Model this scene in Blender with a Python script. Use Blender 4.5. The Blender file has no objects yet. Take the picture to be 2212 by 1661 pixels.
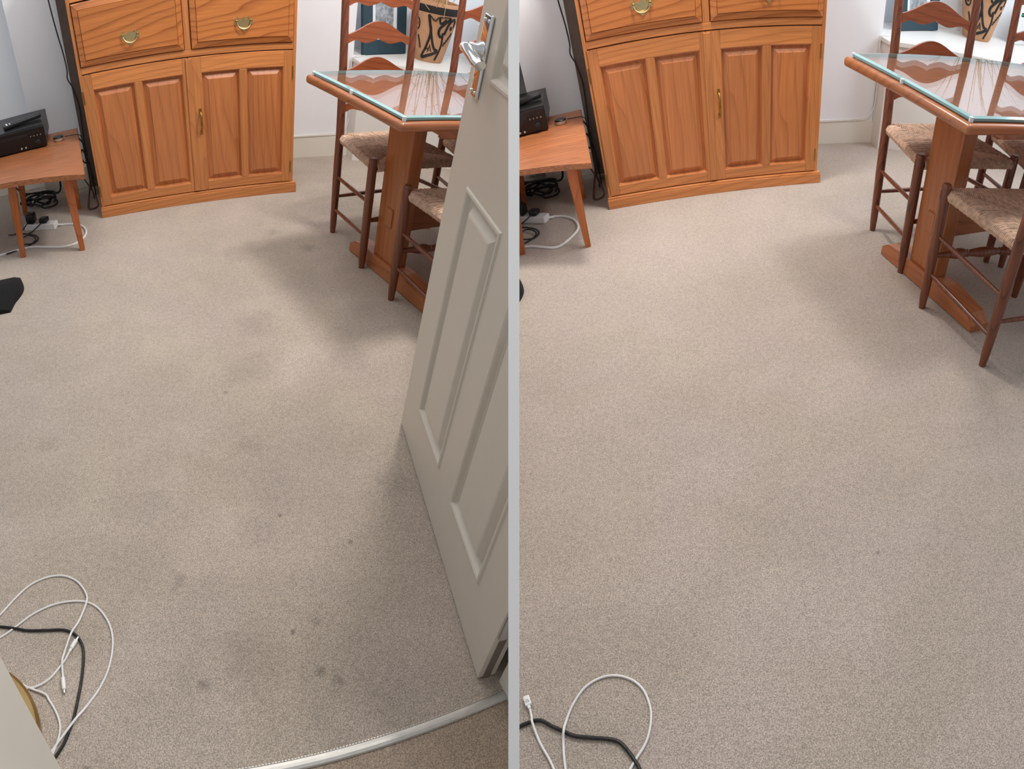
import bpy, bmesh, math, random
from mathutils import Vector, Matrix
random.seed(7)
S = bpy.context.scene
COL = S.collection
PI = math.pi
R_ = math.radians

# ------------------------------------------------------------------ camera, world, exposure
# A panoramic (central cylindrical) lens at head height, between two rooms that stand side by side
# and are parted by a thin white wall.
A_PX, CY = 1259.056686, 805.021240
PITCH = R_(36.74)
EYE = Vector((0.0, 0.0, 1.25))
cam = bpy.data.cameras.new('camera')
cam_o = bpy.data.objects.new('camera', cam)
COL.objects.link(cam_o)
cam.type = 'PANO'
cam.panorama_type = 'CENTRAL_CYLINDRICAL'
cam.central_cylindrical_range_u_min = -1106 / A_PX
cam.central_cylindrical_range_u_max = 1106 / A_PX
cam.central_cylindrical_range_v_min = -(1661 - CY) / A_PX
cam.central_cylindrical_range_v_max = CY / A_PX
cam.central_cylindrical_radius = 1.0
cam.clip_start = 0.01
cam_o.location = EYE
cam_o.rotation_euler = (PI / 2 - PITCH, 0, 0)
S.camera = cam_o

world = bpy.data.worlds.new('world')
S.world = world
world.use_nodes = True
bg = world.node_tree.nodes['Background']
bg.inputs[0].default_value = (0.93, 0.96, 1.0, 1)
bg.inputs[1].default_value = 0.42
S.view_settings.view_transform = 'Standard'
S.view_settings.look = 'None'
S.view_settings.exposure = 0.09
S.view_settings.gamma = 1.0
S.view_settings.use_curve_mapping = False
S.cycles.use_denoising = True
S.cycles.max_bounces = 8
S.cycles.transparent_max_bounces = 12

# room frames: x along the cabinet front, y towards the back wall, z up (metres); the left room and the right
# room each have their own floor, walls and lamp
cp, sp = math.cos(PITCH), math.sin(PITCH)
CW = Matrix(((1, 0, 0), (0, -sp, cp), (0, -cp, -sp)))
def room_matrix(rows, t):
    m = (CW @ Matrix(rows)).to_4x4()
    m.translation = EYE + CW @ Vector(t)
    return m
ROOM = {
 'L': room_matrix(((0.796047, -0.548828, 0.255141), (-0.162513, -0.599904, -0.783393), (0.583008, 0.582154, -0.566744)),
                  (-2.011709, -0.819478, 2.360942)),
 'R': room_matrix(((0.960675, 0.075208, -0.267297), (-0.163380, -0.625263, -0.763121), (-0.224524, 0.776782, -0.588386)),
                  (0.459929, -0.786718, 2.787586)),
}
MID = 0.003                       # world x of the middle of the parting wall

def lamp(name, room, loc, target, size, power, color, shape='SQUARE', sy=None):
    d = bpy.data.lights.new(name, 'AREA')
    d.shape = shape; d.size = size; d.energy = power; d.color = color
    if sy: d.size_y = sy
    o = bpy.data.objects.new(name, d); COL.objects.link(o)
    m = Matrix.Translation(Vector(loc)) @ (Vector(target) - Vector(loc)).to_track_quat('-Z', 'Y').to_matrix().to_4x4()
    o.matrix_world = ROOM[room] @ m
    return o
for k, pw, gw, ww in (('L', 1.45, 1.25, 30), ('R', 0.80, 0.12, 44)):
    lamp('ceiling_lamp', k, (1.42, -1.0, 2.4), (1.42, -1.0, 0), 0.32, 21 * pw, (1, 0.955, 0.905), 'DISK')
    lamp('ceiling_bounce_fill', k, (0.30, -0.75, 2.45), (0.30, -0.75, 0), 1.5, 17 * gw, (1, 0.97, 0.94), 'SQUARE')  # added soft fill from overhead, standing in for ceiling bounce
    lamp('window_light', k, (2.9, -0.2, 2.1), (0.6, -0.4, 0.5), 1.5, ww, (0.84, 0.92, 1.0), 'RECTANGLE', 1.3)

# ------------------------------------------------------------------ helpers
ROOM_OF = {}
CUR = 'L'
def link(o, parent=None):
    COL.objects.link(o)
    if parent is not None:
        o.parent = parent
    else:
        ROOM_OF[o.name] = CUR
    return o
def obj(name, bm, mat, parent=None, smooth=False, kind=None, label=None):
    me = bpy.data.meshes.new(name)
    bmesh.ops.recalc_face_normals(bm, faces=bm.faces)
    bm.to_mesh(me); bm.free()
    if smooth:
        me.polygons.foreach_set('use_smooth', [True] * len(me.polygons))
        try: me.set_sharp_from_angle(angle=R_(40))
        except Exception: pass
    for m in (mat if isinstance(mat, (list, tuple)) else [mat]):
        me.materials.append(m)
    o = bpy.data.objects.new(name, me)
    link(o, parent)
    if kind: o['kind'] = kind
    if label: o['label'] = label
    return o
def tag(o, label, cat, group=None):
    o['label'] = label; o['category'] = cat
    if group: o['group'] = group
    return o
def thing(name, label, cat, loc=(0, 0, 0), rotz=0, group=None):
    o = bpy.data.objects.new(name, None)
    o.empty_display_size = 0.05
    o.location = loc; o.rotation_euler = (0, 0, rotz)
    link(o)
    return tag(o, label, cat, group)
def copy_tree(o, parent=None):
    c = o.copy()
    link(c, parent)
    for ch in o.children:
        copy_tree(ch, c)
    return c

def BM(): return bmesh.new()
def box(bm, x0, x1, y0, y1, z0, z1, bev=0.0, seg=2):
    r = bmesh.ops.create_cube(bm, size=1)
    vs = r['verts']
    bmesh.ops.scale(bm, vec=(x1 - x0, y1 - y0, z1 - z0), verts=vs)
    bmesh.ops.translate(bm, vec=((x0 + x1) / 2, (y0 + y1) / 2, (z0 + z1) / 2), verts=vs)
    if bev:
        es = list({e for v in vs for e in v.link_edges})
        bmesh.ops.bevel(bm, geom=es, offset=bev, segments=seg, affect='EDGES', profile=0.5)
def bxo(name, mat, parent, x0, x1, y0, y1, z0, z1, bev=0.002, **k):
    bm = BM(); box(bm, x0, x1, y0, y1, z0, z1, bev)
    return obj(name, bm, mat, parent, smooth=False, **k)
def prism(bm, pts, z0, z1, bev=0.0, seg=2):
    lo = [bm.verts.new((x, y, z0)) for x, y in pts]
    hi = [bm.verts.new((x, y, z1)) for x, y in pts]
    n = len(pts); fs = [bm.faces.new(lo[::-1]), bm.faces.new(hi)]
    for i in range(n):
        fs.append(bm.faces.new((lo[i], lo[(i + 1) % n], hi[(i + 1) % n], hi[i])))
    if bev:
        es = list({e for f in fs[:2] for e in f.edges})
        bmesh.ops.bevel(bm, geom=es, offset=bev, segments=seg, affect='EDGES', profile=0.5)
def spline(pts, n=6):
    P = [Vector(p) for p in pts]
    out = []
    for i in range(len(P) - 1):
        p0 = P[max(i - 1, 0)]; p1 = P[i]; p2 = P[i + 1]; p3 = P[min(i + 2, len(P) - 1)]
        for k in range(n):
            t = k / n
            out.append(0.5 * ((2 * p1) + (p2 - p0) * t + (2 * p0 - 5 * p1 + 4 * p2 - p3) * t * t + (3 * p1 - p0 - 3 * p2 + p3) * t ** 3))
    out.append(P[-1])
    return out
def tube(bm, pts, r, seg=8, cap=True, flat=1.0):
    pts = [Vector(p) for p in pts]
    n = len(pts)
    rr = r if isinstance(r, (list, tuple)) else [r] * n
    rings = []
    up = None
    for i, p in enumerate(pts):
        d = (pts[min(i + 1, n - 1)] - pts[max(i - 1, 0)])
        d = d.normalized() if d.length > 1e-9 else Vector((0, 0, 1))
        if up is None:
            up = Vector((0, 0, 1)) if abs(d.z) < 0.9 else Vector((0, 1, 0))
        side = d.cross(up)
        if side.length < 1e-6: side = d.cross(Vector((1, 0, 0)))
        side.normalize(); up = side.cross(d).normalized()
        rings.append([bm.verts.new(p + (side * math.cos(2 * PI * k / seg) + up * (flat * math.sin(2 * PI * k / seg))) * rr[i]) for k in range(seg)])
    for a, b in zip(rings, rings[1:]):
        for k in range(seg):
            bm.faces.new((a[k], a[(k + 1) % seg], b[(k + 1) % seg], b[k]))
    if cap:
        bm.faces.new(rings[0][::-1]); bm.faces.new(rings[-1])
def lathe(bm, prof, seg=24, base=(0, 0, 0), cap=True):
    base = Vector(base); rings = []
    for r, z in prof:
        rings.append([bm.verts.new(base + Vector((r * math.cos(2 * PI * k / seg), r * math.sin(2 * PI * k / seg), z))) for k in range(seg)])
    for a, b in zip(rings, rings[1:]):
        for k in range(seg):
            bm.faces.new((a[k], a[(k + 1) % seg], b[(k + 1) % seg], b[k]))
    if cap:
        bm.faces.new(rings[0][::-1]); bm.faces.new(rings[-1])
def raised(bm, O, Uv, Vv, N, u0, u1, v0, v1, prof):
    """concentric rectangles: prof = [(inset, height), ...] from the rim to the field"""
    O, Uv, Vv, N = (Vector(a) for a in (O, Uv, Vv, N))
    rings = []
    for ins, h in prof:
        c = [(u0 + ins, v0 + ins), (u1 - ins, v0 + ins), (u1 - ins, v1 - ins), (u0 + ins, v1 - ins)]
        rings.append([bm.verts.new(O + Uv * u + Vv * v + N * h) for u, v in c])
    for a, b in zip(rings, rings[1:]):
        for k in range(4):
            bm.faces.new((a[k], a[(k + 1) % 4], b[(k + 1) % 4], b[k]))
    bm.faces.new(rings[-1])

# ------------------------------------------------------------------ materials
def new_mat(name):
    m = bpy.data.materials.new(name); m.use_nodes = True
    nt = m.node_tree
    return m, nt, nt.nodes['Principled BSDF']
def lin(c):
    f = lambda v: v / 12.92 if v <= 0.04045 else ((v + 0.055) / 1.055) ** 2.4
    return (f(c[0] / 255), f(c[1] / 255), f(c[2] / 255), 1)
def plain(name, rgb, rough=0.5, metal=0.0, var=0.06, scale=30, bump=0.0, bscale=200, **k):
    m, nt, p = new_mat(name)
    c = lin(rgb)
    tc = nt.nodes.new('ShaderNodeTexCoord')
    no = nt.nodes.new('ShaderNodeTexNoise'); no.inputs['Scale'].default_value = scale; no.inputs['Detail'].default_value = 4
    rp = nt.nodes.new('ShaderNodeValToRGB')
    rp.color_ramp.elements[0].position = 0.3; rp.color_ramp.elements[1].position = 0.7
    rp.color_ramp.elements[0].color = tuple(v * (1 - var) for v in c[:3]) + (1,)
    rp.color_ramp.elements[1].color = tuple(min(1, v * (1 + var)) for v in c[:3]) + (1,)
    nt.links.new(tc.outputs['Object'], no.inputs['Vector'])
    nt.links.new(no.outputs['Fac'], rp.inputs['Fac'])
    nt.links.new(rp.outputs['Color'], p.inputs['Base Color'])
    p.inputs['Roughness'].default_value = rough
    p.inputs['Metallic'].default_value = metal
    for kk, v in k.items(): p.inputs[kk].default_value = v
    if bump:
        n2 = nt.nodes.new('ShaderNodeTexNoise'); n2.inputs['Scale'].default_value = bscale; n2.inputs['Detail'].default_value = 3
        b = nt.nodes.new('ShaderNodeBump'); b.inputs['Strength'].default_value = bump; b.inputs['Distance'].default_value = 0.002
        nt.links.new(tc.outputs['Object'], n2.inputs['Vector'])
        nt.links.new(n2.outputs['Fac'], b.inputs['Height']); nt.links.new(b.outputs['Normal'], p.inputs['Normal'])
    return m
def wood(name, light, dark, axis='z', ring=16, rough=0.35, contrast=1.0, coat=0.25, fine=0.35, dist=1.6):
    m, nt, p = new_mat(name)
    N, Lk = nt.nodes.new, nt.links.new
    tc = N('ShaderNodeTexCoord'); oi = N('ShaderNodeObjectInfo')
    rnd = N('ShaderNodeVectorMath'); rnd.operation = 'SCALE'; rnd.inputs[0].default_value = (0.31, 0.23, 3.1)
    Lk(oi.outputs['Random'], rnd.inputs['Scale'])
    rot = N('ShaderNodeMapping')
    rot.inputs['Rotation'].default_value = {'z': (0, 0, 0), 'x': (0, PI / 2, 0), 'y': (PI / 2, 0, 0)}[axis]
    Lk(tc.outputs['Object'], rot.inputs['Vector'])
    ad = N('ShaderNodeVectorMath'); ad.operation = 'ADD'
    Lk(rot.outputs['Vector'], ad.inputs[0]); Lk(rnd.outputs['Vector'], ad.inputs[1])
    st = N('ShaderNodeMapping'); st.inputs['Scale'].default_value = (1, 1, 0.16)
    Lk(ad.outputs[0], st.inputs['Vector'])
    nz = N('ShaderNodeTexNoise'); nz.inputs['Scale'].default_value = 5; nz.inputs['Detail'].default_value = 2
    Lk(st.outputs['Vector'], nz.inputs['Vector'])
    sub = N('ShaderNodeVectorMath'); sub.operation = 'SUBTRACT'; sub.inputs[1].default_value = (0.5, 0.5, 0.5)
    Lk(nz.outputs['Color'], sub.inputs[0])
    sc = N('ShaderNodeVectorMath'); sc.operation = 'SCALE'; sc.inputs['Scale'].default_value = 0.075 * dist
    Lk(sub.outputs[0], sc.inputs[0])
    tl = N('ShaderNodeMapping'); tl.inputs['Rotation'].default_value = (0.15, 0.05, 0); tl.inputs['Location'].default_value = (-0.17, 0.05, 0)
    Lk(ad.outputs[0], tl.inputs['Vector'])
    a2 = N('ShaderNodeVectorMath'); a2.operation = 'ADD'
    Lk(tl.outputs['Vector'], a2.inputs[0]); Lk(sc.outputs[0], a2.inputs[1])
    wv = N('ShaderNodeTexWave'); wv.wave_type = 'RINGS'; wv.rings_direction = 'Z'; wv.wave_profile = 'SAW'
    wv.inputs['Scale'].default_value = ring; wv.inputs['Distortion'].default_value = 0.6; wv.inputs['Detail'].default_value = 1
    Lk(a2.outputs[0], wv.inputs['Vector'])
    rp = N('ShaderNodeValToRGB'); e = rp.color_ramp.elements
    l, d = lin(light), lin(dark)
    mixc = lambda t: tuple(l[i] + (d[i] - l[i]) * t * contrast for i in range(3)) + (1,)
    e[0].position = 0.0; e[0].color = mixc(0.1)
    e[1].position = 0.55; e[1].color = mixc(0.0)
    e.new(0.86).color = mixc(0.55); e.new(0.95).color = mixc(1.0); e.new(1.0).color = mixc(0.25)
    Lk(wv.outputs['Fac'], rp.inputs['Fac'])
    fs = N('ShaderNodeMapping'); fs.inputs['Scale'].default_value = (190, 190, 5)
    Lk(ad.outputs[0], fs.inputs['Vector'])
    fn = N('ShaderNodeTexNoise'); fn.inputs['Scale'].default_value = 1.0; fn.inputs['Detail'].default_value = 3
    Lk(fs.outputs['Vector'], fn.inputs['Vector'])
    bl = N('ShaderNodeTexNoise'); bl.inputs['Scale'].default_value = 2.4
    Lk(st.outputs['Vector'], bl.inputs['Vector'])
    mr = N('ShaderNodeMapRange'); mr.inputs['From Min'].default_value = 0.3; mr.inputs['From Max'].default_value = 0.7
    mr.inputs['To Min'].default_value = 1 - fine * 0.5; mr.inputs['To Max'].default_value = 1 + fine * 0.25
    Lk(fn.outputs['Fac'], mr.inputs['Value'])
    mb = N('ShaderNodeMapRange'); mb.inputs['From Min'].default_value = 0.3; mb.inputs['From Max'].default_value = 0.7
    mb.inputs['To Min'].default_value = 0.86; mb.inputs['To Max'].default_value = 1.12
    Lk(bl.outputs['Fac'], mb.inputs['Value'])
    mu = N('ShaderNodeMath'); mu.operation = 'MULTIPLY'
    Lk(mr.outputs[0], mu.inputs[0]); Lk(mb.outputs[0], mu.inputs[1])
    vs = N('ShaderNodeVectorMath'); vs.operation = 'SCALE'
    Lk(rp.outputs['Color'], vs.inputs[0]); Lk(mu.outputs[0], vs.inputs['Scale'])
    Lk(vs.outputs[0], p.inputs['Base Color'])
    p.inputs['Roughness'].default_value = rough
    p.inputs['Coat Weight'].default_value = coat; p.inputs['Coat Roughness'].default_value = 0.25
    b = N('ShaderNodeBump'); b.inputs['Strength'].default_value = 0.12; b.inputs['Distance'].default_value = 0.001
    Lk(fn.outputs['Fac'], b.inputs['Height']); Lk(b.outputs['Normal'], p.inputs['Normal'])
    return m

def carpet(name, spots=(), base=(192, 176, 164), dirt=0.12):
    m, nt, p = new_mat(name)
    N, Lk = nt.nodes.new, nt.links.new
    tc = N('ShaderNodeTexCoord')
    def noise(scale, detail, rough=0.5):
        n = N('ShaderNodeTexNoise'); n.inputs['Scale'].default_value = scale; n.inputs['Detail'].default_value = detail
        n.inputs['Roughness'].default_value = rough
        Lk(tc.outputs['Object'], n.inputs['Vector']); return n
    def mapr(n, a, b, c, d, out='Fac'):
        r = N('ShaderNodeMapRange'); r.interpolation_type = 'SMOOTHSTEP'
        for k, v in zip(('From Min', 'From Max', 'To Min', 'To Max'), (a, b, c, d)): r.inputs[k].default_value = v
        Lk(n.outputs[out], r.inputs['Value']); return r
    def mul(a, b):
        q = N('ShaderNodeMath'); q.operation = 'MULTIPLY'; Lk(a.outputs[0], q.inputs[0]); Lk(b.outputs[0], q.inputs[1]); return q
    pile = noise(400, 3.0, 0.65)
    tuft = N('ShaderNodeTexVoronoi'); tuft.inputs['Scale'].default_value = 310; tuft.inputs['Randomness'].default_value = 1
    Lk(tc.outputs['Object'], tuft.inputs['Vector'])
    f = mul(mapr(pile, 0.34, 0.62, 0.62, 1.13), mapr(tuft, 0.25, 0.75, 1.05, 0.80, 'Distance'))  # self-shadow of the pile painted in as dark speckle between tufts
    f = mul(f, mapr(noise(70, 3), 0.3, 0.7, 0.94, 1.05))
    f = mul(f, mapr(noise(6, 4), 0.35, 0.7, 1 - dirt * 0.7, 1.03))
    f = mul(f, mapr(noise(1.7, 3), 0.35, 0.65, 1 - dirt, 1.03))
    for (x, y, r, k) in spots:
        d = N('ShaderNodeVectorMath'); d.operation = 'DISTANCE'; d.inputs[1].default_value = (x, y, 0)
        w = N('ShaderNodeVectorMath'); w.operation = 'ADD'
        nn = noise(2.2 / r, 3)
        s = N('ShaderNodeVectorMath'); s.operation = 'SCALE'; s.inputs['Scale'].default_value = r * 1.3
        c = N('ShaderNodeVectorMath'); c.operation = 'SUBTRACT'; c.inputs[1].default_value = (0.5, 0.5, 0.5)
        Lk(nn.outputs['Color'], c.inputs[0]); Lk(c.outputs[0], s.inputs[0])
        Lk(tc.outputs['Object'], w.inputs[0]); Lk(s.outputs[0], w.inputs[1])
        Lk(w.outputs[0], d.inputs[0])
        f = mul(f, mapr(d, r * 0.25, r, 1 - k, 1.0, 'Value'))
    hue = N('ShaderNodeMix'); hue.data_type = 'RGBA'
    hue.inputs['A'].default_value = lin(base)
    hue.inputs['B'].default_value = lin((base[0] - 5, base[1] - 4, base[2] - 7))
    Lk(mapr(noise(3.1, 2), 0.35, 0.65, 0, 1).outputs[0], hue.inputs['Factor'])
    vs = N('ShaderNodeVectorMath'); vs.operation = 'SCALE'
    Lk(hue.outputs['Result'], vs.inputs[0]); Lk(f.outputs[0], vs.inputs['Scale'])
    Lk(vs.outputs[0], p.inputs['Base Color'])
    p.inputs['Roughness'].default_value = 0.95
    p.inputs['Specular IOR Level'].default_value = 0.1
    p.inputs['Sheen Weight'].default_value = 0.15
    b = N('ShaderNodeBump'); b.inputs['Strength'].default_value = 0.7; b.inputs['Distance'].default_value = 0.004
    Lk(pile.outputs['Fac'], b.inputs['Height']); Lk(b.outputs['Normal'], p.inputs['Normal'])
    return m

PINE_L, PINE_D = (200, 128, 72), (148, 80, 38)
pine_z = wood('pine_upright', PINE_L, PINE_D, 'z', 12, contrast=0.35)
pine_x = wood('pine_crosswise', (206, 132, 74), (150, 80, 38), 'x', 13, contrast=0.5)
pine_bold = wood('pine_bold_grain', (206, 126, 64), (146, 74, 30), 'x', 9, contrast=0.8, dist=2.6)
pine_panel = wood('pine_panel', (198, 122, 70), (152, 84, 44), 'z', 7, contrast=0.45, dist=2.4)
table_x = wood('table_wood_lengthwise', (172, 108, 70), (124, 68, 38), 'x', 10, contrast=0.55, rough=0.3)
table_y = wood('table_wood_crosswise', (180, 110, 68), (130, 70, 36), 'y', 10, contrast=0.5)
table_z = wood('table_wood_upright', (170, 102, 56), (124, 66, 32), 'z', 9, contrast=0.35)
chair_w = wood('chair_wood', (122, 66, 42), (60, 28, 16), 'z', 22, contrast=0.75, rough=0.3)
slat_w = wood('chair_slat_wood', (158, 84, 48), (100, 46, 24), 'x', 14, contrast=0.5, rough=0.3)
stand_w = wood('teak', (178, 110, 66), (132, 66, 30), 'x', 30, contrast=0.3, rough=0.45, fine=0.9)
stand_z = wood('teak_upright', (186, 104, 52), (130, 62, 26), 'z', 14, contrast=0.5)
white_wall = plain('wall_paint', (238, 240, 244), 0.85, var=0.015, scale=6, bump=0.08, bscale=350)
white_gloss = plain('white_gloss_paint', (226, 222, 212), 0.35, var=0.012, scale=8)
door_paint = plain('door_paint', (203, 194, 181), 0.38, var=0.01, scale=20, bump=0.12, bscale=260)
part_white = plain('parting_wall_paint', (252, 252, 252), 0.8, var=0.003)
black_pl = plain('black_plastic', (20, 20, 22), 0.35, var=0.15)
black_gl = plain('black_gloss_plastic', (12, 12, 14), 0.15, var=0.15)
black_rub = plain('black_rubber', (22, 21, 21), 0.5, var=0.15)
black_cloth = plain('black_cloth', (10, 10, 10), 0.95, var=0.3, scale=90, bump=0.5, bscale=400)
dark_panel = plain('dark_grey_panel', (92, 84, 78), 0.7, var=0.1)
white_pl = plain('white_plastic', (232, 232, 230), 0.35, var=0.015)
white_cab = plain('white_cable_sheath', (226, 224, 222), 0.45, var=0.015)
grey_print = plain('grey_print', (120, 120, 122), 0.6, var=0.05)
silver = plain('brushed_aluminium', (198, 195, 189), 0.42, 0.7, var=0.06, scale=60)
chrome = plain('chrome', (225, 225, 225), 0.07, 1.0, var=0.01)
brass = plain('brass', (206, 188, 140), 0.36, 1.0, var=0.1, scale=80)
brass_d = plain('aged_brass', (160, 128, 66), 0.35, 1.0, var=0.15, scale=80)
gold = plain('satin_gold', (176, 148, 100), 0.36, 1.0, var=0.04)
puck_m = plain('warm_grey_metal', (186, 164, 148), 0.45, 0.4, var=0.03)
copper = plain('brown_wire_sheath', (98, 62, 50), 0.4, var=0.15)
clear_pad = plain('clear_pad', (225, 232, 232), 0.15, var=0.02)
rush = plain('rush_cord', (204, 172, 148), 0.8, var=0.30, scale=70, bump=0.6, bscale=500)
teal = plain('dark_teal_frame', (36, 62, 74), 0.55, var=0.08)
mat_w = plain('white_mount', (226, 228, 234), 0.8, var=0.01)
photo_g = plain('grey_photo', (150, 156, 162), 0.5, var=0.5, scale=50)
terra = plain('buff_terracotta', (190, 144, 108), 0.75, var=0.08, scale=14, bump=0.1)
ink = plain('black_slip', (26, 22, 22), 0.7, var=0.1)
straw = plain('dry_grass', (196, 164, 118), 0.8, var=0.2)
shelf_w = plain('shelf_paint', (228, 226, 222), 0.4, var=0.012, scale=8)
def led_mat():
    m, nt, p = new_mat('green_led')
    p.inputs['Base Color'].default_value = (0.0, 0.3, 0.12, 1)
    p.inputs['Emission Color'].default_value = (0.05, 1, 0.45, 1); p.inputs['Emission Strength'].default_value = 1.5
    return m
led = led_mat()
def glass_mat():
    m, nt, p = new_mat('clear_glass')
    nt.nodes.remove(p)
    out = nt.nodes['Material Output']
    lw = nt.nodes.new('ShaderNodeLayerWeight'); pw = nt.nodes.new('ShaderNodeMath'); pw.operation = 'POWER'; pw.inputs[1].default_value = 4.0
    fr = nt.nodes.new('ShaderNodeMath'); fr.operation = 'MULTIPLY_ADD'; fr.inputs[1].default_value = 0.9; fr.inputs[2].default_value = 0.045
    nt.links.new(lw.outputs['Facing'], pw.inputs[0]); nt.links.new(pw.outputs[0], fr.inputs[0])
    tr = nt.nodes.new('ShaderNodeBsdfTransparent'); tr.inputs[0].default_value = (0.98, 0.99, 0.983, 1)
    gl = nt.nodes.new('ShaderNodeBsdfGlossy'); gl.inputs['Roughness'].default_value = 0.015
    mx = nt.nodes.new('ShaderNodeMixShader')
    nt.links.new(fr.outputs[0], mx.inputs[0]); nt.links.new(tr.outputs[0], mx.inputs[1]); nt.links.new(gl.outputs[0], mx.inputs[2])
    nt.links.new(mx.outputs[0], out.inputs[0])
    return m
glass = glass_mat()
glass_edge = plain('green_glass_edge', (132, 168, 170), 0.08, var=0.05, scale=12)

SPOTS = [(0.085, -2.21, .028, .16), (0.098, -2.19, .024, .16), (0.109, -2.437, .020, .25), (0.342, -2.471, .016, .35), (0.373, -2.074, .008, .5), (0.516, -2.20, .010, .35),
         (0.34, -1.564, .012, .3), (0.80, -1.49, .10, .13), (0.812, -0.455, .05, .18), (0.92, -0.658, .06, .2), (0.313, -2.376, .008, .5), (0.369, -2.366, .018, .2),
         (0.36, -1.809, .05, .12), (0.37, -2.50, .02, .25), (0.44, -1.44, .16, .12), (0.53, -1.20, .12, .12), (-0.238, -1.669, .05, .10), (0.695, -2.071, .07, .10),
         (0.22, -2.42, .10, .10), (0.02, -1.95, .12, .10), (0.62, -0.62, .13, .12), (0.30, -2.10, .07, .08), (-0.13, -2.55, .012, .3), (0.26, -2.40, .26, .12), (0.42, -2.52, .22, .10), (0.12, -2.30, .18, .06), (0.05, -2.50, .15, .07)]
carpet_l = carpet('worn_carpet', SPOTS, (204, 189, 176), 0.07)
carpet_r = carpet('cleaned_carpet', [(0.50, -2.05, .006, .4)], (197, 182, 171), 0.04)
carpet_h = carpet('hall_carpet', [], (186, 166, 148), 0.10)

# ------------------------------------------------------------------ the setting
def structure(name, bm, mat, parent=None, smooth=False):
    o = obj(name, bm, mat, parent, smooth); o['kind'] = 'structure'; return o

# threshold line of the left room (doorway)
T0 = Vector((0.27, -2.617)); T1 = Vector((0.672, -2.660)); TD = (T1 - T0).normalized(); TN = Vector((-TD.y, TD.x))
def th(k, off=0.0):
    p = T0 + TD * k + TN * off
    return (p.x, p.y)

def build_shell(k):
    global CUR
    CUR = k
    yb = 0.80 if k == 'L' else 0.95
    bm = BM()
    if k == 'L':
        prism(bm, [(-1.4, 1.2), (-1.4, T0.y + 0.1787), th(-1.68), th(2.9), (3.4, 1.2)], -0.05, 0.0)
        structure('floor', bm, carpet_l)
        bm = BM(); prism(bm, [th(-1.68, -0.001), (-1.4, -3.6), (3.0, -3.6), th(2.9, -0.001)], -0.05, -0.002)
        structure('floor', bm, carpet_h)
    else:
        box(bm, -1.4, 3.4, -3.6, 1.2, -0.05, 0.0)
        structure('floor', bm, carpet_r)
    # back wall right of the cabinet, with the recess over the boxed shelf
    bm = BM(); box(bm, -0.30, 1.577, 0.555, 1.15, 0, 1.9); structure('wall_back', bm, white_wall)
    bm = BM(); box(bm, 1.577, 3.4, yb, 1.15, 0, 1.9); structure('wall_recess', bm, white_wall)
    # back wall left of the cabinet: projecting pier, recess further left
    bm = BM(); box(bm, -0.307, -0.001, 0.53, 0.555, 0, 1.9); structure('wall_pier', bm, white_wall)
    bm = BM(); box(bm, -1.4, -0.30, 0.70, 1.15, 0, 1.9); structure('wall_left', bm, white_wall)
    bm = BM(); box(bm, 1.03, 1.577, 0.537, 0.555, 0, 0.115); box(bm, 1.03, 1.577, 0.542, 0.555, 0.113, 0.126, 0.003); structure('baseboard_back', bm, white_gloss)
    bm = BM(); box(bm, -0.312, 0.02, 0.512, 0.53, 0, 0.126, 0.004); structure('baseboard_pier', bm, white_gloss)
    bm = BM(); box(bm, -1.4, -0.307, 0.682, 0.70, 0, 0.126, 0.004); structure('baseboard_left', bm, white_gloss)
    # boxed-in shelf in the corner
    side = 'left' if k == 'L' else 'right'
    s = thing('boxed_shelf', 'white boxed-in corner shelf behind the dining chairs, %s half' % side, 'shelf', (1.577, 0.44, 0))
    bm = BM(); prism(bm, [(-0.012, 0.10), (-0.012, -0.004), (0.02, -0.018), (1.75, -0.53), (1.75, yb - 0.44), (0.0, yb - 0.44)], 0.542, 0.562, 0.004)
    obj('shelf_top', bm, shelf_w, s)
    bm = BM(); prism(bm, [(0.0, 0.0), (1.75, -0.51), (1.75, -0.49), (0.018, 0.018)], 0, 0.542)
    obj('front_panel', bm, shelf_w, s)
    bm = BM(); prism(bm, [(0.0, 0.0), (0.018, 0.018), (0.018, 0.112), (0.0, 0.112)], 0, 0.542)
    obj('side_panel', bm, shelf_w, s)
    return s

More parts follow.
